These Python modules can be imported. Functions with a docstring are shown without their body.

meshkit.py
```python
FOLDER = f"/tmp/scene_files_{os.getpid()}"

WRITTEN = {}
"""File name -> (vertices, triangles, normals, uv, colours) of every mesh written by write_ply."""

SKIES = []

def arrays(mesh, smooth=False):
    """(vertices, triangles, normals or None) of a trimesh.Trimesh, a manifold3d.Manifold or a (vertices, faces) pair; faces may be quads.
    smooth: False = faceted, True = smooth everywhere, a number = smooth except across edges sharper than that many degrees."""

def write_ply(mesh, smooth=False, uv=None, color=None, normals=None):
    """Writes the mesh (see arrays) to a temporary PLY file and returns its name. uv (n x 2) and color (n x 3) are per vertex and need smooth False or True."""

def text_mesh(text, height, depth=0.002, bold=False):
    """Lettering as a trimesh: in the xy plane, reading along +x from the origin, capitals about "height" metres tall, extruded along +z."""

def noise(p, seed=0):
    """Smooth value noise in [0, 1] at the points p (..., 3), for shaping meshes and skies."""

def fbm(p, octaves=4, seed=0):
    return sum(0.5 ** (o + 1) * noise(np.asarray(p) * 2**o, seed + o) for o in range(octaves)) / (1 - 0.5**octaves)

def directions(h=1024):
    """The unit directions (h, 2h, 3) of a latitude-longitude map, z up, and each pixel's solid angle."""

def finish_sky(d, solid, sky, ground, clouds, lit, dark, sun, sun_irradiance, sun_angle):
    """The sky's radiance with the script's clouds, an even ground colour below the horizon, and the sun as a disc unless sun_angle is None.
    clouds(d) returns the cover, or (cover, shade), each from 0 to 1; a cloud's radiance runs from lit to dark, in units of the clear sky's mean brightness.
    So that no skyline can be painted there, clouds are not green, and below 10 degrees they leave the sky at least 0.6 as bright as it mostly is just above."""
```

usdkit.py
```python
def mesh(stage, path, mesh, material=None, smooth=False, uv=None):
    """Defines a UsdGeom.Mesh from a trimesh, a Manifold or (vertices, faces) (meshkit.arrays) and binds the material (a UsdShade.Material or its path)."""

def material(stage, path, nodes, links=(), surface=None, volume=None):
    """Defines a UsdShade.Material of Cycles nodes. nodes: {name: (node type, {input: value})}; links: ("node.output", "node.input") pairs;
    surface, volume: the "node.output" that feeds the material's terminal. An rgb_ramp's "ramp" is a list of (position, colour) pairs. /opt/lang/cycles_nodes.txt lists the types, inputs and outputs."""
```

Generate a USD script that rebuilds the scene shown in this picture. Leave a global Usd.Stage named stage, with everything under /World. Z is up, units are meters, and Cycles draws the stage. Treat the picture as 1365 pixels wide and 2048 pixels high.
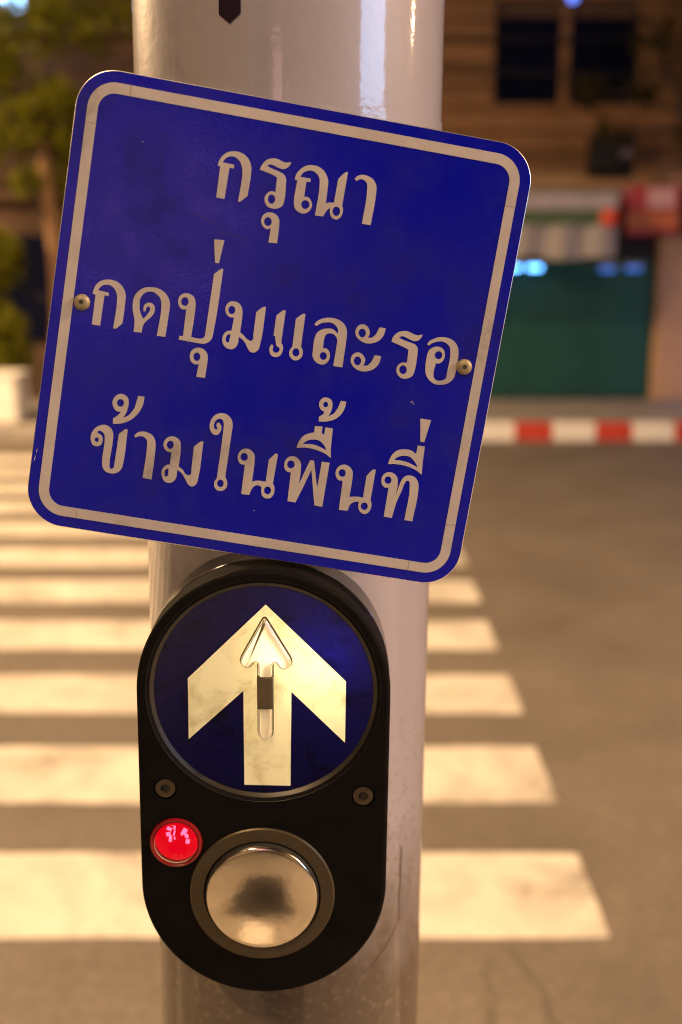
import math, random
import numpy as np, trimesh, manifold3d, usdkit, meshkit
from shapely.geometry import Polygon
from pxr import Usd, UsdGeom, UsdLux, UsdShade, Gf, Sdf

random.seed(7); RNG = np.random.default_rng(7)
stage = Usd.Stage.CreateInMemory()
UsdGeom.SetStageUpAxis(stage, UsdGeom.Tokens.z); UsdGeom.SetStageMetersPerUnit(stage, 1.0)
UsdGeom.Xform.Define(stage, '/World'); UsdGeom.Scope.Define(stage, '/World/Looks')

# ------------------------------------------------------------------ camera
EYE = 1.65
TILT = math.atan(464 / 2147.0)                                   # looking a little down
cam = UsdGeom.Camera.Define(stage, '/World/camera')
cam.CreateHorizontalApertureAttr(24.0); cam.CreateVerticalApertureAttr(36.0)
cam.CreateFocalLengthAttr(24.0 * 2147 / 1365)
cam.CreateClippingRangeAttr(Gf.Vec2f(0.02, 500))
cam.CreateFStopAttr(4.0); cam.CreateFocusDistanceAttr(0.622)
cam.CreateExposureAttr(0.0)
cam.AddTranslateOp().Set(Gf.Vec3d(0, 0, EYE)); cam.AddRotateXOp().Set(90 - math.degrees(TILT))

# ------------------------------------------------------------------ night sky and a trace of moonlight
MOON = np.array([-0.45, -0.55, 0.70]); MOON /= np.linalg.norm(MOON)
sky_mat = usdkit.material(stage, '/World/Looks/night_sky', {
    's': ('sky_texture', {'sky_type': 'single_scattering', 'sun_disc': False, 'sun_elevation': math.asin(MOON[2]), 'sun_rotation': math.atan2(MOON[0], MOON[1])}),
    'h': ('mix', {'mix_type': 'multiply', 'fac': 1.0, 'color2': (1.0, 0.72, 0.62)}),
    'b': ('background_shader', {'strength': 0.0035})}, [('s.color', 'h.color1'), ('h.color', 'b.color')], surface='b.background')
dome = UsdLux.DomeLight.Define(stage, '/World/sky')
UsdShade.MaterialBindingAPI.Apply(dome.GetPrim()).Bind(sky_mat)
moon = UsdLux.DistantLight.Define(stage, '/World/moon')
moon.CreateNormalizeAttr(True); moon.CreateIntensityAttr(0.01); moon.CreateAngleAttr(0.5); moon.CreateColorAttr(Gf.Vec3f(1, .93, .85))
_q = Gf.Rotation(Gf.Vec3d(0, 0, 1), Gf.Vec3d(*map(float, MOON)))
moon.AddTransformOp().Set(Gf.Matrix4d().SetRotate(_q))

# lamps of the street: (place of the lamp head, colour, power)
SODIUM = (1.0, 0.635, 0.325)
LAMPS = [((-2.2, -3.2, 6.4), SODIUM, 165.0),
         ((-4.2, 5.9, 7.6), SODIUM, 365.0),
         ((-10.5, 9.0, 5.7), SODIUM, 1150.0),
         ((17.5, 4.6, 5.6), SODIUM, 260.0),
         ((5.5, 0.1, 5.0), (1.0, 0.61, 0.31), 470.0)]

# ------------------------------------------------------------------ helpers
USED = {}
def path_for(name, parent=None):
    base = (str(parent.GetPath()) if parent is not None else '/World') + '/'
    n = USED.get(base + name, 0); USED[base + name] = n + 1
    return base + (name if n == 0 else f'{name}_{n:03d}')
def tag(p, label=None, cat=None, group=None, kind=None):
    for k, v in (('label', label), ('category', cat), ('group', group), ('kind', kind)):
        if v: p.SetCustomDataByKey(k, v)
    return p
def thing(name, label=None, cat=None, loc=(0, 0, 0), rot=None, group=None, kind=None):
    x = UsdGeom.Xform.Define(stage, path_for(name))
    if rot is None: x.AddTranslateOp().Set(Gf.Vec3d(*map(float, loc)))
    else:
        m = np.eye(4); m[:3, :3] = np.asarray(rot).T; m[3, :3] = loc
        x.AddTransformOp().Set(Gf.Matrix4d(*m.ravel().tolist()))
    return tag(x.GetPrim(), label, cat, group, kind)
def part(name, mesh, mat, parent=None, smooth=False, label=None):
    m = usdkit.mesh(stage, path_for(name, parent), mesh, mat, smooth)
    return tag(m.GetPrim(), label)
def cat(*ms): return trimesh.util.concatenate([m for m in ms])
def box(x0, x1, y0, y1, z0, z1):
    b = trimesh.creation.box((x1 - x0, y1 - y0, z1 - z0)); b.apply_translation(((x0 + x1) / 2, (y0 + y1) / 2, (z0 + z1) / 2)); return b
def sheet(x0, x1, y0, y1, z, nx=1, ny=1):
    xs, ys = np.linspace(x0, x1, nx + 1), np.linspace(y0, y1, ny + 1)
    v = np.array([(x, y, z) for y in ys for x in xs]); f = []
    for j in range(ny):
        for i in range(nx):
            a = j * (nx + 1) + i; f += [(a, a + 1, a + nx + 2), (a, a + nx + 2, a + nx + 1)]
    return trimesh.Trimesh(v, f, process=False)
def cham(x0, x1, y0, y1, z0, z1, c=.01):
    pts = []
    for sx, x in ((1, x0), (-1, x1)):
        for sy, y in ((1, y0), (-1, y1)):
            for sz, z in ((1, z0), (-1, z1)):
                pts += [(x + sx * c, y + sy * c, z), (x + sx * c, y, z + sz * c), (x, y + sy * c, z + sz * c)]
    return trimesh.convex.convex_hull(np.array(pts))
def tube(pts, r, n=8):
    pts = np.asarray(pts, float); rs = np.broadcast_to(r, len(pts)); V, Fc = [], []
    t = np.gradient(pts, axis=0); t /= np.linalg.norm(t, axis=1, keepdims=True)
    up = np.array([0, 0, 1.0]) if abs(t[0][2]) < .9 else np.array([1.0, 0, 0])
    for i, p in enumerate(pts):
        a = np.cross(t[i], up); a /= np.linalg.norm(a); b = np.cross(t[i], a)
        for k in range(n):
            w = 2 * math.pi * k / n; V.append(p + rs[i] * (math.cos(w) * a + math.sin(w) * b))
    for i in range(len(pts) - 1):
        for k in range(n):
            a, b = i * n + k, i * n + (k + 1) % n; Fc += [(a, b, b + n), (a, b + n, a + n)]
    m = len(V); V += [pts[0], pts[-1]]
    for k in range(n):
        Fc += [(m, (k + 1) % n, k), (m + 1, m - n + k, m - n + (k + 1) % n)]
    tm = trimesh.Trimesh(np.array(V), Fc, process=False); tm.fix_normals(); return tm
def lathe(profile, n=64):
    """profile (radius, depth) turned about the axis that points to the viewer (local -y)."""
    V, Fc = [], []; m = len(profile)
    for k in range(n):
        w = 2 * math.pi * k / n
        V += [(r * math.cos(w), -d, r * math.sin(w)) for r, d in profile]
    for k in range(n):
        for i in range(m - 1):
            a, b = k * m + i, ((k + 1) % n) * m + i; Fc += [(a, a + 1, b + 1), (a, b + 1, b)]
    return trimesh.Trimesh(np.array(V), np.array(Fc)[:, ::-1], process=False)
def spline(txt, n=4, s=.001):
    toks = txt.split(); P = np.array([[float(v) for v in t.rstrip('!').split(',')] for t in toks]) * s
    C = [t[-1] == '!' for t in toks]; N = len(P); out = []
    unit = lambda v: v / max(np.linalg.norm(v), 1e-12)
    tan = lambda j: unit(unit(P[j] - P[j - 1]) + unit(P[(j + 1) % N] - P[j]))
    for i in range(N):
        j = (i + 1) % N; a, b = P[i], P[j]
        if C[i] and C[j]: out.append(a); continue
        L = np.linalg.norm(b - a); ta = unit(b - a) if C[i] else tan(i); tb = unit(b - a) if C[j] else tan(j)
        for t in np.arange(n) / n:
            out.append((2*t**3-3*t**2+1)*a + (t**3-2*t**2+t)*ta*L + (-2*t**3+3*t**2)*b + (t**3-t**2)*tb*L)
    return np.array(out)
def rounded(hx, hz, r, n=10):
    out = []
    for cx, cz, a0 in ((hx - r, hz - r, 0), (-hx + r, hz - r, 90), (-hx + r, -hz + r, 180), (hx - r, -hz + r, 270)):
        for k in range(n + 1):
            a = math.radians(a0 + 90 * k / n); out.append((cx + r * math.cos(a), cz + r * math.sin(a)))
    return np.array(out)
def shp(*rings):
    p = Polygon(rings[0]).buffer(0)
    for h in rings[1:]: p = p.difference(Polygon(h).buffer(0))
    return p
def plate(poly, d0, d1):
    """Extrudes a shapely polygon of the local x-z plane from depth d0 to d1 towards the viewer (-y)."""
    gs = [trimesh.creation.extrude_polygon(g, d1 - d0, engine='earcut') for g in getattr(poly, 'geoms', [poly])]
    m = cat(*gs); v = m.vertices.copy(); m.vertices = np.stack([v[:, 0], -(v[:, 2] + d0), v[:, 1]], 1)
    return m
def bevelled(ring, d0, d1, b, steps=4, back=True):
    """Solid with the outline ring; its front edge (depth d1) is rounded by b."""
    ring = np.asarray(ring); e = np.roll(ring, -1, 0) - ring; e /= np.linalg.norm(e, axis=1, keepdims=True)
    nrm = np.stack([e[:, 1], -e[:, 0]], 1); mit = nrm + np.roll(nrm, 1, 0); mit /= np.maximum((mit * np.roll(nrm, 1, 0)).sum(1, keepdims=True), .35)
    area = np.sum(ring[:, 0] * np.roll(ring[:, 1], -1) - np.roll(ring[:, 0], -1) * ring[:, 1])
    if area < 0: mit = -mit
    lev = [(0, d0)] + [(b * (1 - math.cos(a)), d1 - b * (1 - math.sin(a))) for a in np.linspace(0, math.pi / 2, steps + 1)]
    V, n = [], len(ring)
    for off, d in lev:
        q = ring - mit * off; V += [(x, -d, z) for x, z in q]
    Fc = []
    for l in range(len(lev) - 1):
        for k in range(n):
            a, c = l * n + k, l * n + (k + 1) % n; Fc += [(a, c, c + n), (a, c + n, a + n)]
    tri = lambda q: np.asarray(manifold3d.triangulate([q if area > 0 else q[::-1]]))
    t1 = tri(ring - mit * lev[-1][0]); t0 = tri(ring)
    if area < 0: t1, t0 = n - 1 - t1, n - 1 - t0
    Fc += (t1 + (len(lev) - 1) * n).tolist() + (t0[:, ::-1].tolist() if back else [])
    m = trimesh.Trimesh(np.array(V), Fc, process=False); m.fix_normals(); return m
def to_man(m):
    m = m.copy(); m.merge_vertices()
    return manifold3d.Manifold(manifold3d.Mesh(np.asarray(m.vertices, np.float32), np.asarray(m.faces, np.uint32)))
def circ(r, cx=0, cz=0, n=72): return [(cx + r * math.cos(2*math.pi*k/n), cz + r * math.sin(2*math.pi*k/n)) for k in range(n)]

# ------------------------------------------------------------------ materials
def mat(name, base, rough=.6, var=0.0, vscale=4.0, bump=0.0, bscale=40.0, dark=None, **kw):
    """Principled surface; var mixes base towards dark by noise; bump adds fine relief."""
    nodes = {'p': ('principled_bsdf', {'roughness': rough, 'base_color': base, **kw})}; links = []
    if var or bump: nodes['g'] = ('geometry', {})
    if var:
        dark = dark or tuple(c * .6 for c in base)
        nodes['n'] = ('noise_texture', {'scale': vscale, 'detail': 6, 'roughness': .6}); links.append(('g.position', 'n.vector'))
        nodes['r'] = ('rgb_ramp', {'ramp': [(.3, tuple(b + (d - b) * var for b, d in zip(base, dark))), (.7, base)]}); links += [('n.fac', 'r.fac'), ('r.color', 'p.base_color')]
    if bump:
        nodes['bn'] = ('noise_texture', {'scale': bscale, 'detail': 4}); nodes['b'] = ('bump', {'strength': bump, 'distance': .3 / bscale})
        links += [('g.position', 'bn.vector'), ('bn.fac', 'b.height'), ('b.normal', 'p.normal')]
    return usdkit.material(stage, '/World/Looks/' + name, nodes, links, surface='p.BSDF')
def glow(name, color, strength):
    return usdkit.material(stage, '/World/Looks/' + name, {'e': ('emission', {'color': color, 'strength': strength})}, [], surface='e.emission')

def asphalt_mat():
    return usdkit.material(stage, '/World/Looks/asphalt', {
        'g': ('geometry', {}), 'a': ('noise_texture', {'scale': 1.3, 'detail': 6, 'roughness': .65}), 'f': ('noise_texture', {'scale': 55, 'detail': 5, 'roughness': .75}),
        'k': ('noise_texture', {'scale': 22, 'detail': 6, 'roughness': .7}),
        'r': ('rgb_ramp', {'ramp': [(.3, (.100, .084, .068)), (.5, (.128, .108, .088)), (.7, (.156, .133, .110))]}),
        'r2': ('rgb_ramp', {'ramp': [(.32, (.82, .82, .82)), (.5, (1, 1, 1)), (.7, (1.14, 1.13, 1.12))]}),
        'm': ('mix', {'mix_type': 'multiply', 'fac': 1.0}), 'm2': ('mix', {'mix_type': 'multiply', 'fac': .7}),
        'r3': ('rgb_ramp', {'ramp': [(.3, (.3, .3, .3)), (.7, (1.4, 1.4, 1.4))]}),
        'b': ('bump', {'strength': .5, 'distance': .004}), 'p': ('principled_bsdf', {'roughness': .72})},
        [('g.position', 'a.vector'), ('g.position', 'f.vector'), ('g.position', 'k.vector'), ('a.fac', 'r.fac'), ('k.fac', 'r2.fac'), ('f.fac', 'r3.fac'),
         ('r.color', 'm.color1'), ('r2.color', 'm.color2'), ('m.color', 'm2.color1'), ('r3.color', 'm2.color2'), ('m2.color', 'p.base_color'), ('f.fac', 'b.height'), ('b.normal', 'p.normal')], surface='p.BSDF')
def road_paint():
    return usdkit.material(stage, '/World/Looks/road_paint', {
        'g': ('geometry', {}), 'a': ('noise_texture', {'scale': 2.4, 'detail': 9, 'roughness': .72, 'distortion': .5}), 'f': ('noise_texture', {'scale': 120, 'detail': 2}),
        'r': ('rgb_ramp', {'ramp': [(.30, (.20, .18, .155)), (.42, (.40, .375, .33)), (.56, (.54, .515, .46)), (.72, (.62, .595, .54))]}),
        'b': ('bump', {'strength': .3, 'distance': .003}), 'p': ('principled_bsdf', {'roughness': .6})},
        [('g.position', 'a.vector'), ('g.position', 'f.vector'), ('a.fac', 'r.fac'), ('r.color', 'p.base_color'), ('f.fac', 'b.height'), ('b.normal', 'p.normal')], surface='p.BSDF')
def pole_paint():
    # glossy off-white paint with orange-peel relief, mould specks and brown grime, deepened low down to paint in shade
    return usdkit.material(stage, '/World/Looks/pole_paint', {
        'g': ('geometry', {}), 's': ('separate_xyz', {}),
        'n': ('noise_texture', {'scale': 9, 'detail': 7, 'roughness': .65}), 'k': ('noise_texture', {'scale': 170, 'detail': 3, 'roughness': .6}),
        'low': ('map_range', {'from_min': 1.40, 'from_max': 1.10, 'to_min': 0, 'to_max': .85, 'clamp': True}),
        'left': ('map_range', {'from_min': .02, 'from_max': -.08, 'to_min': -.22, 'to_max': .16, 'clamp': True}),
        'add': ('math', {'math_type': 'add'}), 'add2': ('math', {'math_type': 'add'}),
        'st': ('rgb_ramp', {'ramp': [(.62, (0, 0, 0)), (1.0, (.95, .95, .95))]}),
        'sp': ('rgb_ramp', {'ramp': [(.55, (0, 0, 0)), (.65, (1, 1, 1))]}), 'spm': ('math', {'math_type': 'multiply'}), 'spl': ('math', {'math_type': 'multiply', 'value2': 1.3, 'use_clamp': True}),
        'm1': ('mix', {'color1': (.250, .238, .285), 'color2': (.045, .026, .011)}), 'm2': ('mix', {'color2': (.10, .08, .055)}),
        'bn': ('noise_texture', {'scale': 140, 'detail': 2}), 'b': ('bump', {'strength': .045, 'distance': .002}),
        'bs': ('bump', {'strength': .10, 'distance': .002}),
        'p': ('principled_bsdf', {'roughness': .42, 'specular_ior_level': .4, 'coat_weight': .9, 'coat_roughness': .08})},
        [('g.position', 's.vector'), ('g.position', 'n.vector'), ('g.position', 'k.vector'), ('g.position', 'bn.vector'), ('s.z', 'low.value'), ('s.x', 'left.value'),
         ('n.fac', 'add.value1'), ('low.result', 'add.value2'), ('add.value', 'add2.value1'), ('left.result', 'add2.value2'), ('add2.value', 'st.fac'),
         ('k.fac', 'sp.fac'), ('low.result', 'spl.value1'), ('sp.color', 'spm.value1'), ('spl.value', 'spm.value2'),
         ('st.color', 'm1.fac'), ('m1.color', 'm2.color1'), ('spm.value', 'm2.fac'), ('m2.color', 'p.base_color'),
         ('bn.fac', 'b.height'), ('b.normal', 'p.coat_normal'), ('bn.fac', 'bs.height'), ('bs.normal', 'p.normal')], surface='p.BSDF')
def sign_film(name, c, c2, rough):
    # reflective sheeting: fine beads in the relief, smudges where it has been wiped
    return usdkit.material(stage, '/World/Looks/' + name, {
        'g': ('geometry', {}), 'n': ('noise_texture', {'scale': 22, 'detail': 6, 'roughness': .65}), 'k': ('noise_texture', {'scale': 700, 'detail': 2}),
        'r': ('rgb_ramp', {'ramp': [(.27, tuple(v * .45 for v in c)), (.42, c2), (.62, c)]}), 'rr': ('rgb_ramp', {'ramp': [(.3, (rough + .16,) * 3), (.65, (rough,) * 3)]}),
        'b': ('bump', {'strength': .12, 'distance': .0005}), 'p': ('principled_bsdf', {'specular_ior_level': .5})},
        [('g.position', 'n.vector'), ('g.position', 'k.vector'), ('n.fac', 'r.fac'), ('n.fac', 'rr.fac'), ('r.color', 'p.base_color'), ('rr.color', 'p.roughness'), ('k.fac', 'b.height'), ('b.normal', 'p.normal')], surface='p.BSDF')
def lit_panel(name, c, c2, tr, front=(1, 1, 1), gloss=.18):
    # translucent plastic lit from a lamp in the housing behind it, glossy and dirty in front
    return usdkit.material(stage, '/World/Looks/' + name, {
        'g': ('geometry', {}), 'n': ('noise_texture', {'scale': 45, 'detail': 8, 'roughness': .7, 'distortion': .6}),
        'r': ('rgb_ramp', {'ramp': [(.3, c2), (.5, c)]}), 'd': ('diffuse_bsdf', {}), 't': ('translucent_bsdf', {}), 'mx': ('mix_closure', {'fac': tr}),
        'fr': ('mix', {'mix_type': 'multiply', 'fac': 1.0, 'color2': front}), 'gl': ('glossy_bsdf', {'color': (1, 1, 1), 'roughness': gloss}), 'f': ('fresnel', {'IOR': 1.45}), 'o': ('mix_closure', {})},
        [('g.position', 'n.vector'), ('n.fac', 'r.fac'), ('r.color', 'fr.color1'), ('fr.color', 'd.color'), ('r.color', 't.color'), ('d.BSDF', 'mx.closure1'), ('t.BSDF', 'mx.closure2'),
         ('f.fac', 'o.fac'), ('mx.closure', 'o.closure1'), ('gl.BSDF', 'o.closure2')], surface='o.closure')
def leaf_mat(name, c):
    return usdkit.material(stage, '/World/Looks/' + name, {
        'i': ('geometry', {}), 'r': ('rgb_ramp', {'ramp': [(0, tuple(x * .6 for x in c)), (1, tuple(x * 1.35 for x in c))]}),
        'd': ('diffuse_bsdf', {}), 't': ('translucent_bsdf', {}), 'mx': ('mix_closure', {'fac': .35})},
        [('i.random_per_island', 'r.fac'), ('r.color', 'd.color'), ('r.color', 't.color'), ('d.BSDF', 'mx.closure1'), ('t.BSDF', 'mx.closure2')], surface='mx.closure')

M = {}
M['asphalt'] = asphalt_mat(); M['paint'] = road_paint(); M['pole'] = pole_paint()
M['crack'] = mat('road_crack', (.085, .074, .064), .9)
M['pavement'] = mat('pavement', (.30, .27, .24), .8, .6, 3, .3, 60)
M['concrete'] = mat('concrete', (.42, .39, .35), .8, .5, 5, .3, 50)
M['kerb_white'] = mat('kerb_white', (.84, .81, .77), .6, .4, 8, .2, 60)
M['kerb_red'] = mat('kerb_red', (.55, .045, .02), .55, .4, 8, .2, 60)
M['kerb_grey'] = mat('kerb_grey', (.36, .33, .29), .8, .5, 6, .3, 60)
M['sign_blue'] = sign_film('sign_blue', (.0009, .0030, .31), (.0016, .0036, .265), .17)
M['sign_white'] = sign_film('sign_white', (.370, .345, .345), (.315, .29, .29), .45)
M['alu'] = mat('aluminium', (.75, .73, .70), .35, metallic=1.0)
M['scrape'] = mat('scrape', (.13, .10, .09), .8)
M['seam'] = mat('seam', (.20, .16, .13), .7)
M['alu_dull'] = mat('bare_metal', (.35, .34, .38), .5)
M['brass'] = mat('dull_screw', (.30, .26, .17), .6, .6, 300, metallic=.6)
M['hole'] = mat('screw_hole', (.02, .018, .015), .6)
M['film_clear'] = mat('pale_film', (.46, .39, .38), .3)
M['black_face'] = mat('black_housing_face', (.0022, .002, .0026), .7, .9, 45, .25, 900, dark=(.0055, .0045, .004), specular_ior_level=.06)
M['black_side'] = mat('black_housing_side', (.014, .012, .011), .16)
M['gasket'] = mat('gasket', (.006, .006, .006), .8)
M['rim'] = mat('rim', (.016, .013, .007), .4, .5, 50)
M['ring'] = mat('button_ring', (.075, .060, .036), .38, .4, 200, metallic=.55)
M['steel'] = mat('brushed_steel', (.70, .64, .52), .17, .6, 45, .05, 24, metallic=1.0)
M['lit_arrow'] = lit_panel('lit_arrow', (.86, .80, .62), (.62, .55, .37), .6)
M['lit_clear'] = lit_panel('lit_clear', (.60, .52, .37), (.52, .45, .31), .5, gloss=.05)
M['lit_blue'] = lit_panel('lit_blue', (.030, .030, .21), (.010, .010, .075), .6, (.12, .12, .10))
M['reflector'] = mat('reflector', (.8, .8, .78), .5)
M['band'] = mat('dark_band', (.085, .065, .035), .5, .7, 150)
M['red_glass'] = usdkit.material(stage, '/World/Looks/red_lens', {'t': ('transparent_bsdf', {'color': (1.0, .30, .38)}), 'g': ('glossy_bsdf', {'color': (1, 1, 1), 'roughness': .08}), 'f': ('fresnel', {'IOR': 1.18}), 'm': ('mix_closure', {})},
                                 [('f.fac', 'm.fac'), ('t.BSDF', 'm.closure1'), ('g.BSDF', 'm.closure2')], surface='m.closure')
M['red_plastic'] = mat('red_plastic', (.16, .004, .006), .3)
M['red_glow'] = glow('red_glow', (1.0, .006, .035), .8)
M['led'] = glow('led_chip', (1.0, .38, .62), 2.4)
M['sticker'] = mat('sticker', (.010, .003, .012), .6, specular_ior_level=.1)
M['lamp_metal'] = mat('lamp_metal', (.30, .30, .30), .5, .4, 10)
M['wood'] = [mat('board_%s' % w, c, .75, .6, 3.5) for w, c in (('a', (.20, .098, .038)), ('b', (.185, .09, .036)), ('c', (.215, .105, .041)))]
M['wall'] = mat('plaster', (.33, .20, .105), .85, .6, 2.5)
M['wall_brown'] = mat('brown_plaster', (.075, .038, .02), .85, .7, 1.2)
M['dark_wall'] = mat('dark_plaster', (.05, .035, .03), .9, .5, 2)
M['pillar'] = mat('pillar_plaster', (.45, .27, .12), .8, .5, 2)
M['dark_shutter'] = mat('dark_shutter', (.002, .003, .014), .7, specular_ior_level=.04)
M['shutter'] = mat('green_shutter', (.016, .085, .075), .6, .5, 3, specular_ior_level=.2)
M['fascia_white'] = mat('fascia_white', (.36, .33, .40), .6, .5, 4)
M['fascia_green'] = mat('fascia_green', (.05, .10, .045), .6, .4, 5)
M['tarp'] = mat('tarpaulin', (.34, .32, .34), .55, .6, 6)
M['sign_red'] = mat('sign_red', (.36, .014, .022), .5)
M['sign_pink'] = mat('sign_pink', (.55, .30, .31), .5)
M['sign_orange'] = mat('sign_orange', (.52, .13, .035), .55, .4, 5)
M['ball_red'] = mat('ball_red', (.55, .06, .03), .5)
M['dark_metal'] = mat('dark_metal', (.010, .008, .009), .6, specular_ior_level=.2)
M['meter_grey'] = mat('meter_grey', (.10, .06, .06), .5)
M['cable'] = mat('cable', (.012, .012, .012), .6)
M['bark'] = mat('bark', (.22, .12, .055), .85, .6, 14, .5, 40)
M['twig'] = mat('twig', (.03, .02, .016), .85)
M['leaf'] = leaf_mat('leaf', (.25, .25, .025)); M['leaf_dry'] = leaf_mat('leaf_dry', (.075, .06, .025))
M['glass_warm'] = glow('lamp_lens_warm', SODIUM, 14.0)
M['tube_blue'] = glow('tube_blue', (.12, .42, 1.0), 9.0)
M['tube_bright'] = glow('tube_bright', (.16, .24, 1.0), 150.0)
M['glint_dim'] = glow('glint_dim', (.07, .20, .75), 1.2)  # glow standing in for the dim blue reflections under the awning
M['bulb_white'] = glow('bulb_white', (.34, .62, 1.0), 9.0)
M['bulb_blue'] = glow('bulb_blue', (.12, .22, .9), 3.0)
M['lightbox'] = glow('lightbox_face', (.36, .60, 1.0), 12.5)
M['shop_warm'] = glow('shop_window_lit', (1.0, .56, .25), .6)
M['upper_lit'] = glow('upper_window_lit', (1.0, .50, .52), 3.8)

# ------------------------------------------------------------------ the setting
road = thing('road', kind='structure')
part('asphalt', sheet(-40, 40, 1.25, 11.2, 0, 40, 10), M['asphalt'], road)
part('asphalt', sheet(-80, 80, -60, -12, -.01), M['asphalt'], road)
P, WID = .733, .415
for i in range(11):
    y0 = 2.455 + i * P + RNG.normal(0, .004); y1 = y0 + WID + RNG.normal(0, .006); xr = .690 + .012 * (y0 - 2.45) + RNG.normal(0, .006)
    xs = np.arange(-7.0, xr, .09); e = lambda k: RNG.normal(0, .0022, len(xs))
    lo = np.stack([xs, y0 + e(0)], 1); hi = np.stack([xs, y1 + e(0)], 1)
    end = [(xr, y0 + .004), (xr + .004, y0 + WID * .35), (xr + .003, y0 + WID * .7), (xr + .004, y1 - .004)]
    poly = Polygon(np.vstack([lo, end, hi[::-1]])).buffer(0)
    m = trimesh.creation.extrude_polygon(poly if poly.geom_type == 'Polygon' else max(poly.geoms, key=lambda g: g.area), .003, engine='earcut')
    m.apply_translation((0, 0, .001))
    part('crosswalk_stripe', m, M['paint'], road)
def crack(pts, w):
    pts = np.array(pts); q = []
    for i in range(len(pts) - 1):
        for t in np.linspace(0, 1, 7)[:-1]: q.append(pts[i] * (1 - t) + pts[i + 1] * t)
    q = np.array(q + [pts[-1]]); q += RNG.normal(0, .004, q.shape); ws = w * (.4 + RNG.random(len(q)))
    v = np.vstack([np.c_[q[:, 0] - ws, q[:, 1], np.full(len(q), .004)], np.c_[q[:, 0] + ws, q[:, 1], np.full(len(q), .004)]]); n = len(q)
    return trimesh.Trimesh(v, [f for i in range(n - 1) for f in ((i, i + n, i + n + 1), (i, i + n + 1, i + 1))], process=False)
part('crack', crack([(.37, 2.39), (.345, 2.31), (.36, 2.24), (.345, 2.14), (.36, 2.0)], .0025), M['crack'], road)
part('crack', crack([(.43, 2.40), (.445, 2.33), (.48, 2.27), (.48, 2.16), (.50, 2.05)], .003), M['crack'], road)

near = thing('near_pavement', kind='structure')
part('paving', sheet(-40, 40, -12, 1.08, .15, 40, 8), M['pavement'], near)
for k in range(40):
    x = -20 + k; part('kerb_stone', cham(x + .004, x + .996, 1.08, 1.25, -.05, .153, .012), M['kerb_grey'], near)
far = thing('far_pavement', kind='structure')
part('paving', sheet(-40, 40, 11.36, 13.9, .150, 40, 2), M['pavement'], far)
kerb = thing('far_kerb', kind='structure')
edges = [.985, 1.385, 1.833, 2.225, 2.683, 3.066, 3.514, 3.93, 4.37, 4.79, 5.22, 5.64, 6.07, 6.5]
for k in range(len(edges) - 1):
    part('kerb_stone', cham(edges[k] + .003, edges[k + 1] - .003, 11.19, 11.37, -.05, .179, .016), M['kerb_red'] if k % 2 == 0 else M['kerb_white'], kerb)
for k in range(20):
    x = .985 - .9 * (k + 1); part('dropped_kerb_stone', cham(x + .003, x + .897, 11.19, 11.37, -.05, .165 if k == 0 else .154, .012), M['kerb_grey'], kerb)

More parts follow.
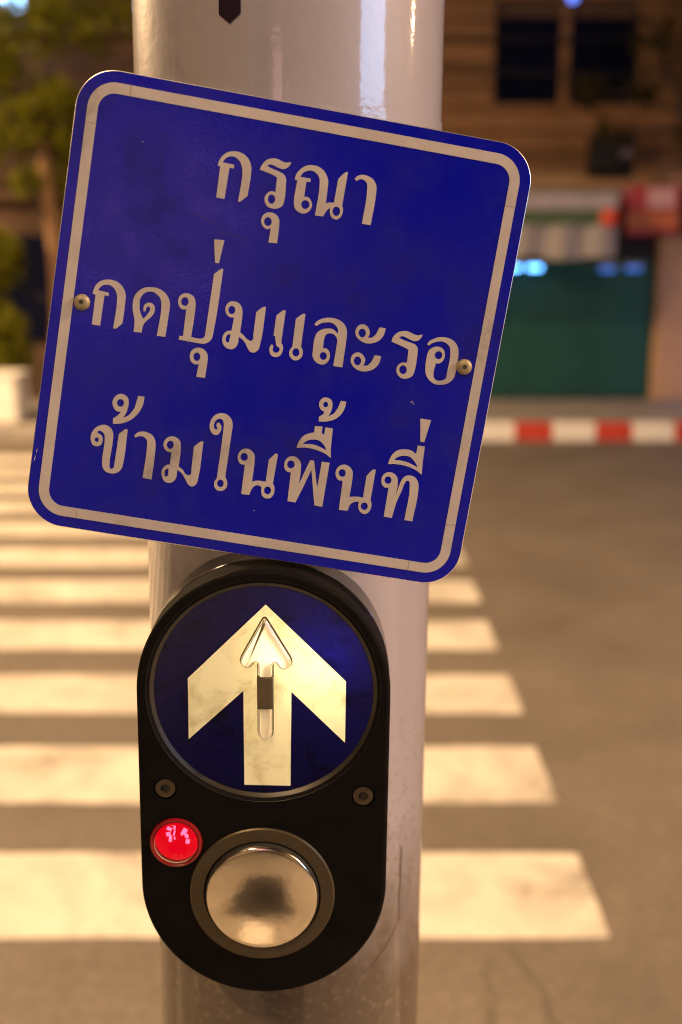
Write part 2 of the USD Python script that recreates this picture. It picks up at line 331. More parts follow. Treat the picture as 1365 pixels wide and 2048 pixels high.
# ------------------------------------------------------------------ buildings across the road
YF = 13.83
shop = thing('shop_building', 'brown boarded shop building with green roller shutter and two dark windows', 'building')
part('wall', box(-8.2, 9.0, YF + .06, YF + 6, .1, 7.5), M['wall_brown'], shop)
z = 2.95; k = 0
openings = [(1.854, 2.653, 3.722, 4.753), (2.759, 3.591, 3.722, 4.745)]
while z < 7.4:
    h = .235 + .03 * RNG.random(); segs = [(1.0, 5.6)]
    for a, b, c, d in openings:
        if z + h > c and z < d:
            new = []
            for s, t in segs:
                if s < a: new.append((s, min(t, a)))
                if t > b: new.append((max(s, b), t))
            segs = new
    for s, t in segs:
        if t - s > .05:
            lean = .012 + .02 * RNG.random()
            part('board', cham(s, t, YF - lean, YF + .055, z + .006, z + h - .012, .008), M['wood'][k % 3], shop)
    z += h; k += 1
for a, b, c, d in openings:
    w = part('window', box(a + .03, b - .03, YF + .02, YF + .05, c + .02, d - .02), M['dark_shutter'], shop)
    for q in range(2):
        part('frame', box(*((a, a + .03) if q == 0 else (b - .03, b) if q == 1 else ((a + b) / 2 - .012, (a + b) / 2 + .012)), YF - .005, YF + .055, c + .02, d - .02), M['dark_metal'], w)
    part('sill', cham(a - .05, b + .05, YF - .07, YF + .05, c - .06, c + .018, .01), M['wood'][0], shop)
part('wall_band', box(1.0, 5.6, YF - .02, YF + .055, 2.75, 2.94), M['wall'], shop)
part('door_head', box(1.0, 3.90, YF - .01, YF + .055, 1.90, 2.745), M['dark_metal'], shop)
sh = part('roller_shutter', box(1.0, 3.955, YF + .02, YF + .05, .17, 1.895), M['shutter'], shop)
for k in range(17):
    zz = .19 + k * .1
    part('slat', cham(1.0, 3.955, YF - .006, YF + .018, zz, zz + .094, .007), M['shutter'], sh)
part('pillar', cham(3.965, 4.72, YF - .10, YF + .055, .150, 2.19, .02), M['pillar'], shop)
part('side_door', box(4.73, 5.6, YF + .0, YF + .05, .150, 2.6), M['dark_metal'], shop)
for zz in (4.52, 2.6, 5.6):
    part('ledge', cham(-8.0, .95, YF - .10, YF + .055, zz, zz + .12, .015), M['wall_brown'], shop)
for zz in (3.05, 3.5, 3.95, 4.95, 5.35):
    part('wall_panel', cham(-8.0, .95, YF + .0, YF + .055, zz - .22, zz + .2, .01), M['wall_brown'], shop)
for x in (-7.2, -5.7, -4.45, -2.6):
    part('window', box(x, x + .8, YF - .012, YF + .056, .9, 2.2), M['dark_shutter'], shop)

awn = thing('shop_awning', 'grey tarpaulin awning with white and green fascia above the green shutter', 'awning')
YA = YF - 1.05; qa = YA / YF; az = lambda z_: EYE + (z_ - EYE) * qa; AX = 3.45 * qa
part('white_fascia', cham(1.0, AX, YA, YA + .06, az(2.505), az(2.70), .01), M['fascia_white'], awn)
part('green_fascia', cham(1.0, AX - .15, YA + .01, YA + .07, az(2.325), az(2.497), .01), M['fascia_green'], awn)
xs = np.linspace(1.0, AX + .01, 60); zb = az(1.92) + .02 * np.sin(xs * 9) + RNG.normal(0, .008, 60); yw = YA + .03 + .03 * np.sin(xs * 14)
v = np.vstack([np.c_[xs, yw, np.full(60, az(2.33))], np.c_[xs, yw + .05, zb]]); fcs = [f for i in range(59) for f in ((i, i + 1, i + 61), (i, i + 61, i + 60))]
tm = trimesh.Trimesh(v, fcs, process=False); t2 = tm.copy(); t2.vertices = t2.vertices + [0, .004, 0]; t2.faces = t2.faces[:, ::-1]
part('tarpaulin', cat(tm, t2), M['tarp'], awn, True)
part('roof_sheet', cham(1.0, AX + .15, YA - .01, YF + .0, az(2.70) + .006, az(2.70) + .03, .004), M['lamp_metal'], awn)
for x in (1.05, AX - .05): part('bracket', tube([(x, YA + .09, az(2.66)), (x, YF, 2.3)], .015), M['dark_metal'], awn)

sb = thing('shop_sign_box', 'red sign box with a pink panel above the orange banner', 'sign')
part('box', cham(3.45, 4.10, YF - .40, YF - .02, 2.475, 2.76, .012), M['sign_red'], sb)
part('panel', cham(3.69, 4.03, YF - .412, YF - .4, 2.50, 2.745, .004), M['sign_pink'], sb)
ob = thing('orange_banner', 'orange cloth banner hanging below the red sign box', 'banner')
part('cloth', cham(3.46, 4.09, YF - .385, YF - .372, 2.26, 2.47, .003), M['sign_orange'], ob)
part('hem', cham(3.46, 4.09, YF - .39, YF - .368, 2.19, 2.262, .006), M['sign_red'], ob)
ln = thing('paper_lantern', 'round red lantern hanging at the corner of the awning', 'lantern', (3.10, YF - 1.0, 2.35))
sp = trimesh.creation.icosphere(3, .125); sp.vertices *= [1, 1, .92]; part('body', sp, M['ball_red'], ln, True)
part('cap', tube([(0, 0, .10), (0, 0, .135)], .04), M['dark_metal'], ln); part('cord', tube([(0, 0, .13), (0, 0, .28)], .004), M['cable'], ln)
mb = thing('meter_box', 'small dark electricity meter box on the boarded wall', 'meter box', (3.28, YF - .02, 3.14))
part('case', cham(-.22, .10, -.16, -.005, -.2, .2, .02), M['dark_metal'], mb)
part('meter', tube([(.19, -.005, .02), (.19, -.14, .02)], .085, 20), M['meter_grey'], mb); part('backboard', cham(-.25, .32, -.005, .0, -.26, .25, .002), M['dark_metal'], mb)
def fluo(name, x0, x1, zc, y, m, label):
    t = thing(name, label, 'lamp', ((x0 + x1) / 2, y, zc)); w = (x1 - x0) / 2
    part('tube', tube([(-w, 0, 0), (w, 0, 0)], .024, 12), m, t); part('batten', cham(-w - .03, w + .03, -.03, .03, .035, .075, .006), M['lamp_metal'], t)
    return t
fluo('fluorescent_lamp', 2.30, 2.46, 1.80, YF - .30, M['tube_blue'], 'brightest bluish lamp under the tarpaulin awning')
fluo('fluorescent_lamp', 2.05, 2.20, 1.80, YF - .30, M['tube_blue'], 'bluish lamp under the awning, half hidden by the blue sign')
fluo('fluorescent_lamp', 3.20, 3.38, 1.78, YF - .26, M['glint_dim'], 'dim blue reflection built as a glowing tube under the right part of the awning')
fluo('fluorescent_lamp', 3.56, 3.74, 1.79, YF - .12, M['glint_dim'], 'dim blue reflection built as a glowing tube at the top right corner of the green shutter')
def bulb(label, loc, r, m, arm):
    t = thing('wall_lamp', label, 'lamp', loc); b = trimesh.creation.icosphere(3, r); part('bulb', b, m, t, True)
    part('arm', tube([(0, 0, r), (0, 0, r + .12), (0, arm * .5, r + .18), (0, arm, r + .18)], .012), M['lamp_metal'], t); return t
fl = fluo('fluorescent_lamp', 5.2, 6.4, 1.0, 12.2, M['tube_bright'], 'unseen blue lamp tinting the far pavement at right, held on an added low stand')
for s in (-.5, .5): part('stand', tube([(s, .03, .04), (s, .05, -.85)], .015), M['lamp_metal'], fl)  # stand added to hold the lamp low, so it tints paving more than pillar
bulb('white blue lamp glowing among the leaves in the top left corner', (-3.84, YF - .45, 4.80), .16, M['bulb_white'], .44)
bulb('blue lamp over the gap between the two dark windows', (2.70, YF - .35, 4.87), .055, M['bulb_blue'], .3)
for k, (pts, lab) in enumerate((([(1.0, 4.50), (2.6, 4.47), (5.4, 4.56)], 'upper black cable crossing the two dark windows'),
                               ([(1.0, 4.16), (2.7, 4.07), (5.4, 4.15)], 'lower black cable crossing the boarded wall at window height'),
                               ([(1.0, 3.24), (3.05, 3.10), (5.4, 3.22)], 'black cable running to the meter box'))):
    p = np.array(pts); t = np.linspace(0, 1, 24); x = p[0, 0] + (p[2, 0] - p[0, 0]) * t
    zc = np.polyval(np.polyfit(p[:, 0], p[:, 1], 2), x)
    tag(part('cable', tube(np.c_[x, np.full(24, YF - .08 - .04 * k), zc], .015, 6), M['cable']), lab, 'cable')

# block at the kerb, trees
blk = thing('concrete_block', 'white painted concrete block on the far pavement under the leaves', 'concrete block', (-3.80, 11.62, .150))
part('block', cham(-.36, .36, -.24, .24, 0, .50, .03), M['kerb_white'], blk); part('cap', cham(-.38, .38, -.26, .26, .502, .535, .01), M['kerb_white'], blk)

def leaves(clumps, size):
    V, Fc = [], []
    for (c, r, n) in clumps:
        for _ in range(n):
            d = RNG.normal(size=3); d /= np.linalg.norm(d); p = np.array(c) + d * np.array(r) * RNG.random() ** .45
            a = RNG.normal(size=3); a /= np.linalg.norm(a); b = np.cross(a, RNG.normal(size=3)); b /= np.linalg.norm(b)
            s = size * (.6 + .8 * RNG.random()); i = len(V)
            V += [p - a * s, p + b * s * .42, p + a * s, p - b * s * .42]; Fc += [(i, i + 1, i + 2), (i, i + 2, i + 3)]
    return trimesh.Trimesh(np.array(V), Fc, process=False)
t1 = thing('street_tree', 'leafy street tree with a lit trunk left of the blue sign', 'tree', (-3.33, 12.35, .150))
zs = np.linspace(0, 3.4, 14); pts = np.c_[.10 * np.sin(zs * 1.3) + .035 * zs, .03 * np.cos(zs * 2), zs]
part('trunk', tube(pts, np.linspace(.105, .06, 14), 12), M['bark'], t1, 40)
for k in range(9):
    a = RNG.random() * 6.28; z0 = 1.2 + 2.1 * k / 9; b0 = np.array([np.interp(z0, zs, pts[:, 0]), np.interp(z0, zs, pts[:, 1]), z0]); L = .8 + .5 * RNG.random()
    part('limb', tube([b0, b0 + L * .5 * np.array([math.cos(a), math.sin(a), .55]), b0 + L * np.array([math.cos(a), math.sin(a), .8])], [.026, .015, .006], 7), M['twig'], t1)
cl = [((-.1, -.2, 2.55), (.2, .25, .14), 90), ((-.50, -.35, 1.72), (.36, .3, .36), 700), ((-.5, -.3, .95), (.34, .3, .40), 520), ((-.30, -.2, .95), (.16, .2, .2), 50), ((-.15, -.1, 3.15), (.34, .3, .30), 240), ((.30, -.1, 3.42), (.26, .3, .22), 200), ((-.42, .0, 3.75), (.32, .3, .25), 220),
      ((.45, 0, 3.05), (.25, .3, .16), 120), ((-.7, 0, 2.75), (.3, .3, .2), 90), ((.1, .2, 4.35), (1.1, .7, .5), 650), ((-.7, .2, 5.3), (1.0, .8, .6), 300), ((-.3, .35, 3.3), (.75, .3, .55), 520), ((.25, .3, 2.6), (.3, .25, .5), 160)]
part('crown', leaves(cl, .085), M['leaf'], t1)
bush = thing('shrub', 'yellow green shrub growing behind the white concrete block', 'shrub', (-3.75, 12.1, .150))
part('foliage', leaves([((0, 0, .62), (.34, .25, .30), 420), ((-.3, .1, .35), (.3, .2, .3), 200)], .07), M['leaf'], bush); part('stem', tube([(0, 0, 0), (.03, 0, .6)], [.03, .015], 7), M['bark'], bush)
t2 = thing('bare_tree', 'thin dark tree with sparse dry leaves reaching in before the windows', 'tree', (4.55, 12.9, .150))
part('trunk', tube([(0, 0, 0), (.05, 0, 1.5), (-.05, 0, 2.6), (-.25, 0, 3.4), (-.4, 0, 4.4)], [.06, .05, .045, .035, .02], 9), M['twig'], t2)
tw = [[(-.15, 0, 2.9), (-.6, .1, 3.35), (-1.1, .1, 3.55), (-1.75, .05, 3.62)], [(-.25, 0, 3.4), (-.7, -.1, 3.9), (-1.2, 0, 4.4), (-1.5, 0, 4.6)], [(-.2, 0, 3.1), (-.8, .1, 3.2), (-1.6, 0, 3.05)], [(-.05, 0, 2.6), (-.35, 0, 3.2), (-.2, -.1, 3.9), (.0, 0, 4.5)],
      [(-.6, .1, 3.35), (-.9, 0, 3.9), (-.95, 0, 4.3)], [(-.3, 0, 3.8), (-.05, .1, 4.3), (.3, .1, 4.6)], [(-.1, 0, 2.7), (-.5, -.1, 2.85), (-.9, 0, 2.75)]]
for w in tw: part('branch', tube(w, np.linspace(.042, .014, len(w)), 6), M['twig'], t2)
cl = [((-1.1, .1, 3.6), (.3, .15, .16), 60), ((-1.7, .05, 3.6), (.22, .12, .2), 90), ((-1.0, 0, 4.1), (.4, .2, .3), 110), ((-.3, 0, 3.7), (.4, .2, .5), 170), ((-1.45, 0, 3.15), (.3, .15, .25), 40), ((-.55, 0, 3.15), (.3, .15, .2), 60), ((-.2, 0, 4.5), (.7, .3, .3), 160)]
part('crown', leaves(cl, .075), M['leaf_dry'], t2)

# ------------------------------------------------------------------ street lamps (they light the place; the nearest stand outside the frame)
def street_lamp(loc, color, power, label):
    x, y, zt = loc; by = 12.6 if y > 8 else .55; base = .150 if by > 11.3 else .15
    if y < 0: by = y - 1.2
    t = thing('street_lamp', label, 'street lamp', (x, by, base)); dy = y - by; H = zt - base
    part('pole', tube([(0, 0, 0), (0, 0, H * .6), (0, 0, H + .15)], [.09, .07, .05], 14), M['lamp_metal'], t, 40)
    part('arm', tube([(0, 0, H + .1), (0, dy * .5, H + .26), (0, dy, H + .2)], .03), M['lamp_metal'], t)
    part('head', cham(-.16, .16, dy - .34, dy + .34, H + .05, H + .20, .03), M['lamp_metal'], t)
    part('lens', cham(-.13, .13, dy - .28, dy + .28, H + .02, H + .046, .008), M['glass_warm'], t)
    l = UsdLux.DiskLight.Define(stage, str(t.GetPath()) + '/lamp_light'); l.CreateRadiusAttr(.14); l.CreateNormalizeAttr(True)
    l.CreateIntensityAttr(power); l.CreateColorAttr(Gf.Vec3f(*color)); l.AddTranslateOp().Set(Gf.Vec3d(0, dy, H + .005))
for (loc, c, p), lab in zip(LAMPS, ('street lamp on the near pavement behind the viewer', 'tall street lamp reaching over the crossing from the near pavement', 'street lamp far along the road to the left', 'street lamp far along the road to the right', 'street lamp on the near pavement reaching over the road to the right')):
    street_lamp(loc, c, p, lab)

for k in range(4):
    part('added_pale_tile', cham(-.35 + .155 * (k % 2), -.20 + .155 * (k % 2), -.50 + .2 * (k // 2), -.305 + .2 * (k // 2), .14, .158, .003), M['kerb_white'], near)  # unseen pale tiles, added to put a bright reflection low in the button
mh = thing('added_grating', 'added dark grating, unseen, mirrored as the dark patch in the steel button', 'added grating', (-.20, -1.75, .152))  # unseen; added so the button cap mirrors something dark
part('frame', cat(box(-.50, -.46, -1.1, 1.1, 0, .012), box(.46, .50, -1.1, 1.1, 0, .012), box(-.46, .46, -1.1, -1.06, 0, .012), box(-.46, .46, 1.06, 1.1, 0, .012), box(-.46, .46, -1.06, 1.06, .0005, .003)), M['dark_metal'], mh)
for k in range(17): part('bar', box(-.46, .46, -1.04 + k * .127, -.98 + k * .127, .003, .011), M['dark_metal'], mh)
# near side of the street, behind and beside the viewer: mirrored in the pole, the button and the sign
nb = thing('near_building', 'plastered building on the near side with lit shop windows', 'building', (0, -9.5, .15))
wins = [(-7.5, -4.6), (-4.0, -1.7), (2.2, 4.6), (5.6, 8.4)]
part('wall', cat(*([box(-14, 14, -4, 0, 2.6, 8)] + [box(a, b, -4, 0, 0, 2.6) for a, b in zip([-14] + [w[1] for w in wins], [w[0] for w in wins] + [14])] + [box(w[0], w[1], -4, 0, 0, .5) for w in wins])), M['dark_wall'], nb)
for a, b, c, d in ((-1.55, -.45, 2.65, 3.7), (.1, .5, 2.75, 3.15)):
    w = part('upper_window', box(a, b, .003, .02, c, d), M['upper_lit'], nb); part('frame', cat(box(a - .06, a, .0, .05, c - .06, d + .06), box(b, b + .06, .0, .05, c - .06, d + .06)), M['dark_metal'], w)
for a, b in wins:
    w = part('window', box(a, b, -.3, -.25, .5, 2.6), M['shop_warm'], nb); part('frame', cat(box(a, b, -.24, .02, .5, .58), box(a, b, -.24, .02, 2.53, 2.6), box((a + b) / 2 - .03, (a + b) / 2 + .03, -.24, .01, .58, 2.53)), M['dark_metal'], w)
lb = thing('lit_shop_sign', 'large white blue illuminated shop sign on posts beside the near pavement', 'sign', (8.6, -3.4, .15))
rotz = math.radians(68); R2 = lambda m: (m.apply_transform(trimesh.transformations.rotation_matrix(rotz, (0, 0, 1))), m)[1]
part('case', R2(cham(-1.75, 1.75, -.20, .16, 2.75, 5.25, .03)), M['lamp_metal'], lb); part('face', R2(box(-1.65, 1.65, .163, .175, 2.85, 5.15)), M['lightbox'], lb)
for s in (-1.4, 1.4): part('post', R2(tube([(s, -.02, 0), (s, -.02, 2.76)], .06)), M['lamp_metal'], lb)

# ------------------------------------------------------------------ the pole
PX, PY, PR = -.0350, .7459, .100
lean = .00886
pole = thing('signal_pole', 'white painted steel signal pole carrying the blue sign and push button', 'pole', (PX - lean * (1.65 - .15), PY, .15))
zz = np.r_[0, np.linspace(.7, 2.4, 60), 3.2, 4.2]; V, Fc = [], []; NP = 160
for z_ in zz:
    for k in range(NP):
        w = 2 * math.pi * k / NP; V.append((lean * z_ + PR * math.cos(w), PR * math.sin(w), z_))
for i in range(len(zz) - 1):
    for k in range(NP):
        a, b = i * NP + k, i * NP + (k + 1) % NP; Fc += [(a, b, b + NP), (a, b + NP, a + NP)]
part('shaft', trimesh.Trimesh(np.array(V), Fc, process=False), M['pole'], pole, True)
part('base_plate', cham(-.19, .19, -.19, .19, 0, .02, .004), M['lamp_metal'], pole)
for s in ((-1, -1), (1, -1), (1, 1), (-1, 1)): part('anchor_bolt', tube([(s[0] * .15, s[1] * .15, .02), (s[0] * .15, s[1] * .15, .06)], .012, 6), M['lamp_metal'], pole)
# arrow strip stuck on the pole: its pointed lower end shows
def on_pole(x, z_, off=.0006):                                     # local x (world offset from the axis) -> point on the shaft's front
    return (lean * z_ + x, -math.sqrt((PR + off) ** 2 - x * x), z_)
zl = lambda wz: wz - .15
xa, xb = -.0690 - PX, -.0565 - PX; tipx = (xa + xb) / 2; shift = lean * (1.80 - 1.65)
cols = np.linspace(xa - shift, xb - shift, 9); sv, sf = [], []
for x in cols:
    lowz = 1.7915 + .0052 * abs(x - (tipx - shift)) / ((xb - xa) / 2)
    sv += [on_pole(x, zl(1.90)), on_pole(x, zl(lowz))]
for i in range(8): a = 2 * i; sf += [(a, a + 1, a + 3), (a, a + 3, a + 2)]
part('sticker', trimesh.Trimesh(np.array(sv), sf, process=False), M['sticker'], pole, label='dark pointed strip stuck on the top of the pole')

# ------------------------------------------------------------------ the blue sign
def euler(yaw, pitch, roll):
    c, s = math.cos, math.sin
    Rz = np.array([[c(yaw), -s(yaw), 0], [s(yaw), c(yaw), 0], [0, 0, 1]]); Rx = np.array([[1, 0, 0], [0, c(pitch), -s(pitch)], [0, s(pitch), c(pitch)]]); Ry = np.array([[c(roll), 0, s(roll)], [0, 1, 0], [-s(roll), 0, c(roll)]])
    return Rz @ Rx @ Ry
SR = euler(*np.radians((2.474, -3.032, 9.725)))
sign = thing('crossing_sign', 'tilted square blue sign with white Thai lettering on the white pole', 'sign', (-.036949, .618, 1.617971), SR)
HS = .1277
pl = bevelled(rounded(HS, HS, .0215, 14), -.0024, 0, .0004, 2)
part('plate', pl, M['alu'], sign, 20)
part('blue_film', plate(shp(rounded(HS - .0005, HS - .0005, .021, 14)), .0, .0003), M['sign_blue'], sign)
b0, b1 = HS - .0065, HS - .0123
part('border_line', plate(shp(rounded(b0, b0, .0150, 12), rounded(b1, b1, .0092, 12)), .0003, .0005), M['sign_white'], sign)
GLYPHS = [
 ['-46.6,87.4! -46.3,89.8 -44.8,93.1 -41.9,95.7 -38.4,96.7 -34.3,96.4 -30.6,94.2 -28.4,90.6 -27.8,86.6 -27.9,74.3! -31.5,70.5! -32.7,70.3! -32.4,83.9 -32.9,87.8 -34.6,91.5 -37.1,93.4 -39.6,93.8 -42.3,92.7 -44.3,89.8! -37.7,89.5! -37.6,87.5! -40.0,87.6! -40.3,70.5! -44.9,70.5! -45.2,87.5!'],
 ['-23.5,89.5! -22.2,92.9 -20.2,95.4 -17.1,96.7 -14.2,96.7 -11.2,95.8 -9.4,95.7 -6.8,96.5! -7.3,94.7 -8.7,92.9 -10.6,92.0 -13.1,92.1 -16.5,93.1 -18.3,93.1 -19.7,92.1! -16.2,91.0 -11.9,90.1 -9.3,88.8 -8.1,86.6 -7.9,84.6 -7.4,74.7 -8.2,72.1 -10.5,70.5 -13.3,70.0 -16.3,70.7 -18.1,73.2 -18.3,75.6 -17.2,77.8 -15.1,79.2 -13.0,78.9! -13.3,86.9! -15.7,87.9!', '-12.5,75.3 -12.8,73.4 -14.1,72.4 -15.6,72.9 -16.5,74.6 -16.2,76.4 -14.9,77.4 -13.3,76.9'],
 ['-12.6,51.3! -12.4,59.3! -14.3,58.4 -17.0,59.6 -18.4,62.3 -17.9,65.2 -16.1,67.1 -13.8,67.8 -10.7,67.1 -8.6,64.8 -8.1,62.1 -7.7,51.8!', '-12.5,62.9 -12.8,61.2 -14.2,60.2 -15.8,60.6 -16.7,62.2 -16.3,64.0 -15.0,64.9 -13.4,64.5'],
 ['-3.5,87.6! -3.0,90.7 -1.0,93.8 1.9,96.1 5.5,96.9 9.3,96.4 12.6,94.2 15.0,90.2 15.3,87.9 15.7,77.9! 17.6,78.7 20.1,78.9! 20.4,92.0! 23.1,95.6 24.2,96.5 25.2,96.5! 24.9,78.3! 25.8,76.1 25.5,72.8 24.0,70.7 22.4,70.2 20.2,70.9 18.8,73.2 18.4,76.0! 17.1,74.5 15.4,70.6! 10.8,70.4! 10.6,87.9 9.8,90.9 7.8,93.0 5.2,93.9 2.8,93.4 0.6,91.9 -0.7,89.5! 5.2,89.6! 5.4,87.7! 3.1,87.6! 3.2,79.3! 5.5,79.4 7.7,77.3 8.3,75.0 7.1,72.0 4.5,70.3 1.5,70.6 -0.8,72.2 -1.9,75.3 -1.9,87.3!', '6.8,75.6 6.4,73.9 4.9,72.9 3.2,73.3 2.3,74.8 2.6,76.6 4.1,77.6 5.8,77.2', '24.3,75.0 24.0,73.1 22.6,72.1 21.0,72.6 20.1,74.3 20.4,76.1 21.8,77.1 23.4,76.7'],
 ['29.4,93.7! 30.6,95.4 33.3,96.6 36.6,96.4 39.8,95.0 42.0,92.1 42.5,89.4 42.5,70.5! 37.5,70.4! 37.1,90.5 36.3,92.8 34.4,94.0 32.5,94.1 30.6,92.7!'],
 ['-105.2,7.2! -104.8,10.0 -103.4,13.0 -100.9,15.1 -97.9,16.1 -94.6,16.2 -91.3,15.1 -88.6,12.8 -87.0,9.4 -86.7,6.3 -86.6,-6.5! -89.5,-9.9! -91.4,-10.2! -91.4,6.8 -92.2,9.7 -94.0,12.1 -96.3,13.2 -98.5,13.1 -100.5,12.3 -102.6,9.4! -96.4,9.0! -96.4,7.1! -98.6,7.2! -98.8,-9.9! -103.4,-10.0! -103.5,6.5!'],
 ['-79.8,-10.1! -80.1,-3.7 -81.7,1.0 -82.4,5.2 -82.2,8.9 -80.5,12.3 -77.4,15.0 -73.8,16.0 -69.5,16.0 -65.5,14.2 -62.9,11.3 -61.8,8.1 -61.7,5.7 -61.9,-10.0! -66.7,-10.2! -66.5,7.3 -67.5,10.5 -69.7,12.6 -72.3,13.6 -75.3,13.1 -77.5,11.3 -78.7,8.3 -78.5,4.7 -77.3,0.5 -75.5,-2.1! -74.1,-0.2 -72.6,2.9 -72.5,4.4 -73.6,5.2 -74.7,4.1 -74.7,2.3! -75.9,2.1! -76.2,4.1 -75.6,6.1 -73.7,7.3 -71.7,7.2 -70.1,5.5 -69.8,3.0 -71.0,0.1 -74.2,-3.9 -75.2,-6.5 -75.3,-9.9!'],
 ['-54.2,-10.2! -54.1,-8.0! -52.1,-7.9! -52.4,7.2! -54.8,6.9 -57.0,8.9 -57.6,11.6 -56.8,14.2 -54.6,15.8 -51.8,16.0 -49.1,14.6 -47.8,11.7 -47.5,9.3 -47.5,-7.6! -42.4,-7.7 -40.6,-6.9 -39.9,-5.2! -39.9,29.1! -36.5,32.6! -35.2,32.8! -35.5,-3.6 -35.9,-6.8 -37.5,-8.9 -40.1,-10.2 -43.2,-10.4!', '-51.7,11.7 -52.1,9.9 -53.4,8.9 -55.0,9.4 -55.9,11.0 -55.5,12.8 -54.1,13.7 -52.6,13.3'],
 ['-41.4,-29.3! -41.0,-22.0! -43.4,-22.4 -45.8,-20.9 -46.7,-18.0 -46.0,-15.0 -43.8,-13.2 -41.0,-12.8 -38.0,-14.3 -36.5,-17.2 -36.4,-19.4 -36.4,-29.1!', '-40.7,-17.7 -41.1,-19.4 -42.3,-20.4 -43.8,-19.9 -44.6,-18.4 -44.3,-16.6 -43.0,-15.7 -41.5,-16.2'],
 ['-42.7,47.9! -36.9,48.4! -38.1,35.5! -40.2,35.3!'],
 ['-25.2,7.2! -27.4,7.0 -29.6,8.3 -30.8,10.9 -30.3,13.8 -28.4,15.7 -26.0,16.1 -23.3,15.3 -21.6,13.1 -20.9,10.4 -20.6,-0.4! -18.5,-1.6 -16.4,-3.4 -14.0,-4.3! -12.9,-3.2 -13.0,-0.7 -13.3,12.3! -10.5,15.3 -9.3,16.0 -8.3,16.0! -8.4,-6.2 -9.0,-8.5 -11.2,-10.4 -13.4,-10.2 -15.0,-8.5 -17.0,-5.7 -19.1,-3.9 -20.9,-3.0! -21.1,-7.7 -22.6,-10.0 -25.0,-10.7 -27.6,-10.0 -29.6,-7.6 -30.0,-4.8 -29.2,-2.2 -26.9,-0.5 -25.6,-0.5!', '-25.1,11.4 -25.5,9.7 -26.7,8.8 -28.2,9.2 -29.0,10.8 -28.7,12.5 -27.4,13.4 -26.0,13.0', '-25.7,-2.3! -27.4,-3.1 -28.1,-5.1 -27.7,-6.6 -26.6,-7.2 -26.0,-6.6!'],
 ['-1.8,12.3! 0.3,14.7 1.7,15.9 3.0,15.9! 3.3,-2.3! 4.6,-4.0 4.8,-6.8 3.9,-9.4 1.5,-10.8 -1.1,-10.3 -2.6,-8.0 -2.7,-5.8 -1.8,-3.9! -0.9,-4.9 -0.7,-7.4 0.8,-8.4 2.6,-7.5 3.0,-5.8 1.8,-4.8! 0.8,-4.3! -0.1,-1.6! -0.7,0.8! -1.6,0.9!'],
 ['9.4,12.3! 11.4,14.5 13.1,15.8 14.3,15.9! 14.8,-2.6! 16.1,-4.6 16.3,-7.7 15.0,-9.8 12.9,-10.8 10.7,-10.3 8.9,-8.3 8.7,-5.8 9.9,-3.4!', '14.4,-5.9 14.1,-7.6 12.8,-8.5 11.3,-8.1 10.4,-6.6 10.8,-4.9 12.0,-4.0 13.5,-4.4'],
 ['20.2,11.0! 21.4,13.0 24.0,14.8 27.3,16.0 31.0,16.3 34.6,15.5 37.5,13.5 39.3,10.0 39.6,7.0 40.0,-10.3! 34.7,-10.3! 34.7,1.7 34.6,4.5 33.3,6.5 31.5,7.5 29.3,7.4 27.6,6.2 27.1,3.6 27.3,-1.4! 29.5,-1.3 31.4,-3.2 32.0,-5.7 31.1,-8.7 28.8,-10.5 26.3,-10.5 23.8,-9.2 22.1,-6.7 21.8,-3.6 21.6,2.6 22.5,6.6 24.7,8.8 27.6,9.9 30.8,10.2 34.3,8.2! 33.9,10.7 31.6,12.8 28.9,13.6 26.2,13.1 23.5,12.0 21.6,10.3!', '30.2,-5.3 29.9,-7.0 28.6,-7.9 27.1,-7.5 26.2,-6.0 26.5,-4.3 27.8,-3.5 29.3,-3.9'],
 ['57.1,15.6! 60.8,15.7! 60.3,11.6 58.2,8.2 55.1,6.3 51.1,5.5 47.6,6.4 44.8,8.6 44.0,10.8 44.6,13.7 47.0,15.6 49.8,15.2 51.9,12.8 52.2,10.5 51.6,8.6! 53.9,9.3 55.9,11.5!', '50.0,11.2 49.7,9.4 48.4,8.4 46.8,8.9 45.9,10.5 46.2,12.3 47.6,13.2 49.1,12.8'],
 ['57.1,-0.4! 60.9,-0.3! 60.4,-4.5 58.2,-7.9 55.1,-9.8 51.2,-10.6 47.6,-9.7 44.8,-7.4 44.0,-5.2 44.6,-2.3 47.0,-0.4 49.8,-0.9 52.0,-3.2 52.2,-5.5 51.7,-7.4! 53.9,-6.8 55.9,-4.5!', '50.0,-4.8 49.7,-6.6 48.4,-7.6 46.8,-7.1 45.9,-5.5 46.2,-3.7 47.6,-2.7 49.1,-3.2'],
 ['65.4,8.8! 65.5,10.8 66.8,13.4 69.2,15.2 72.4,16.1 75.6,15.6 77.8,14.9 79.8,14.9 82.2,15.8! 82.0,14.3 80.7,12.3 78.4,11.3 76.0,11.6 73.1,12.5 71.0,12.9 69.1,11.7! 72.7,10.7 76.3,10.1 79.1,9.4 80.8,7.7 81.2,5.0 81.3,-5.8 80.6,-8.3 78.2,-10.2 75.6,-10.8 72.6,-9.6 71.0,-7.2 71.0,-4.5 72.7,-2.3 74.6,-1.6 76.1,-1.6! 75.8,5.8! 73.4,6.8!', '76.8,-5.4 76.5,-7.2 75.1,-8.2 73.4,-7.7 72.5,-6.1 72.8,-4.3 74.2,-3.3 75.8,-3.8'],
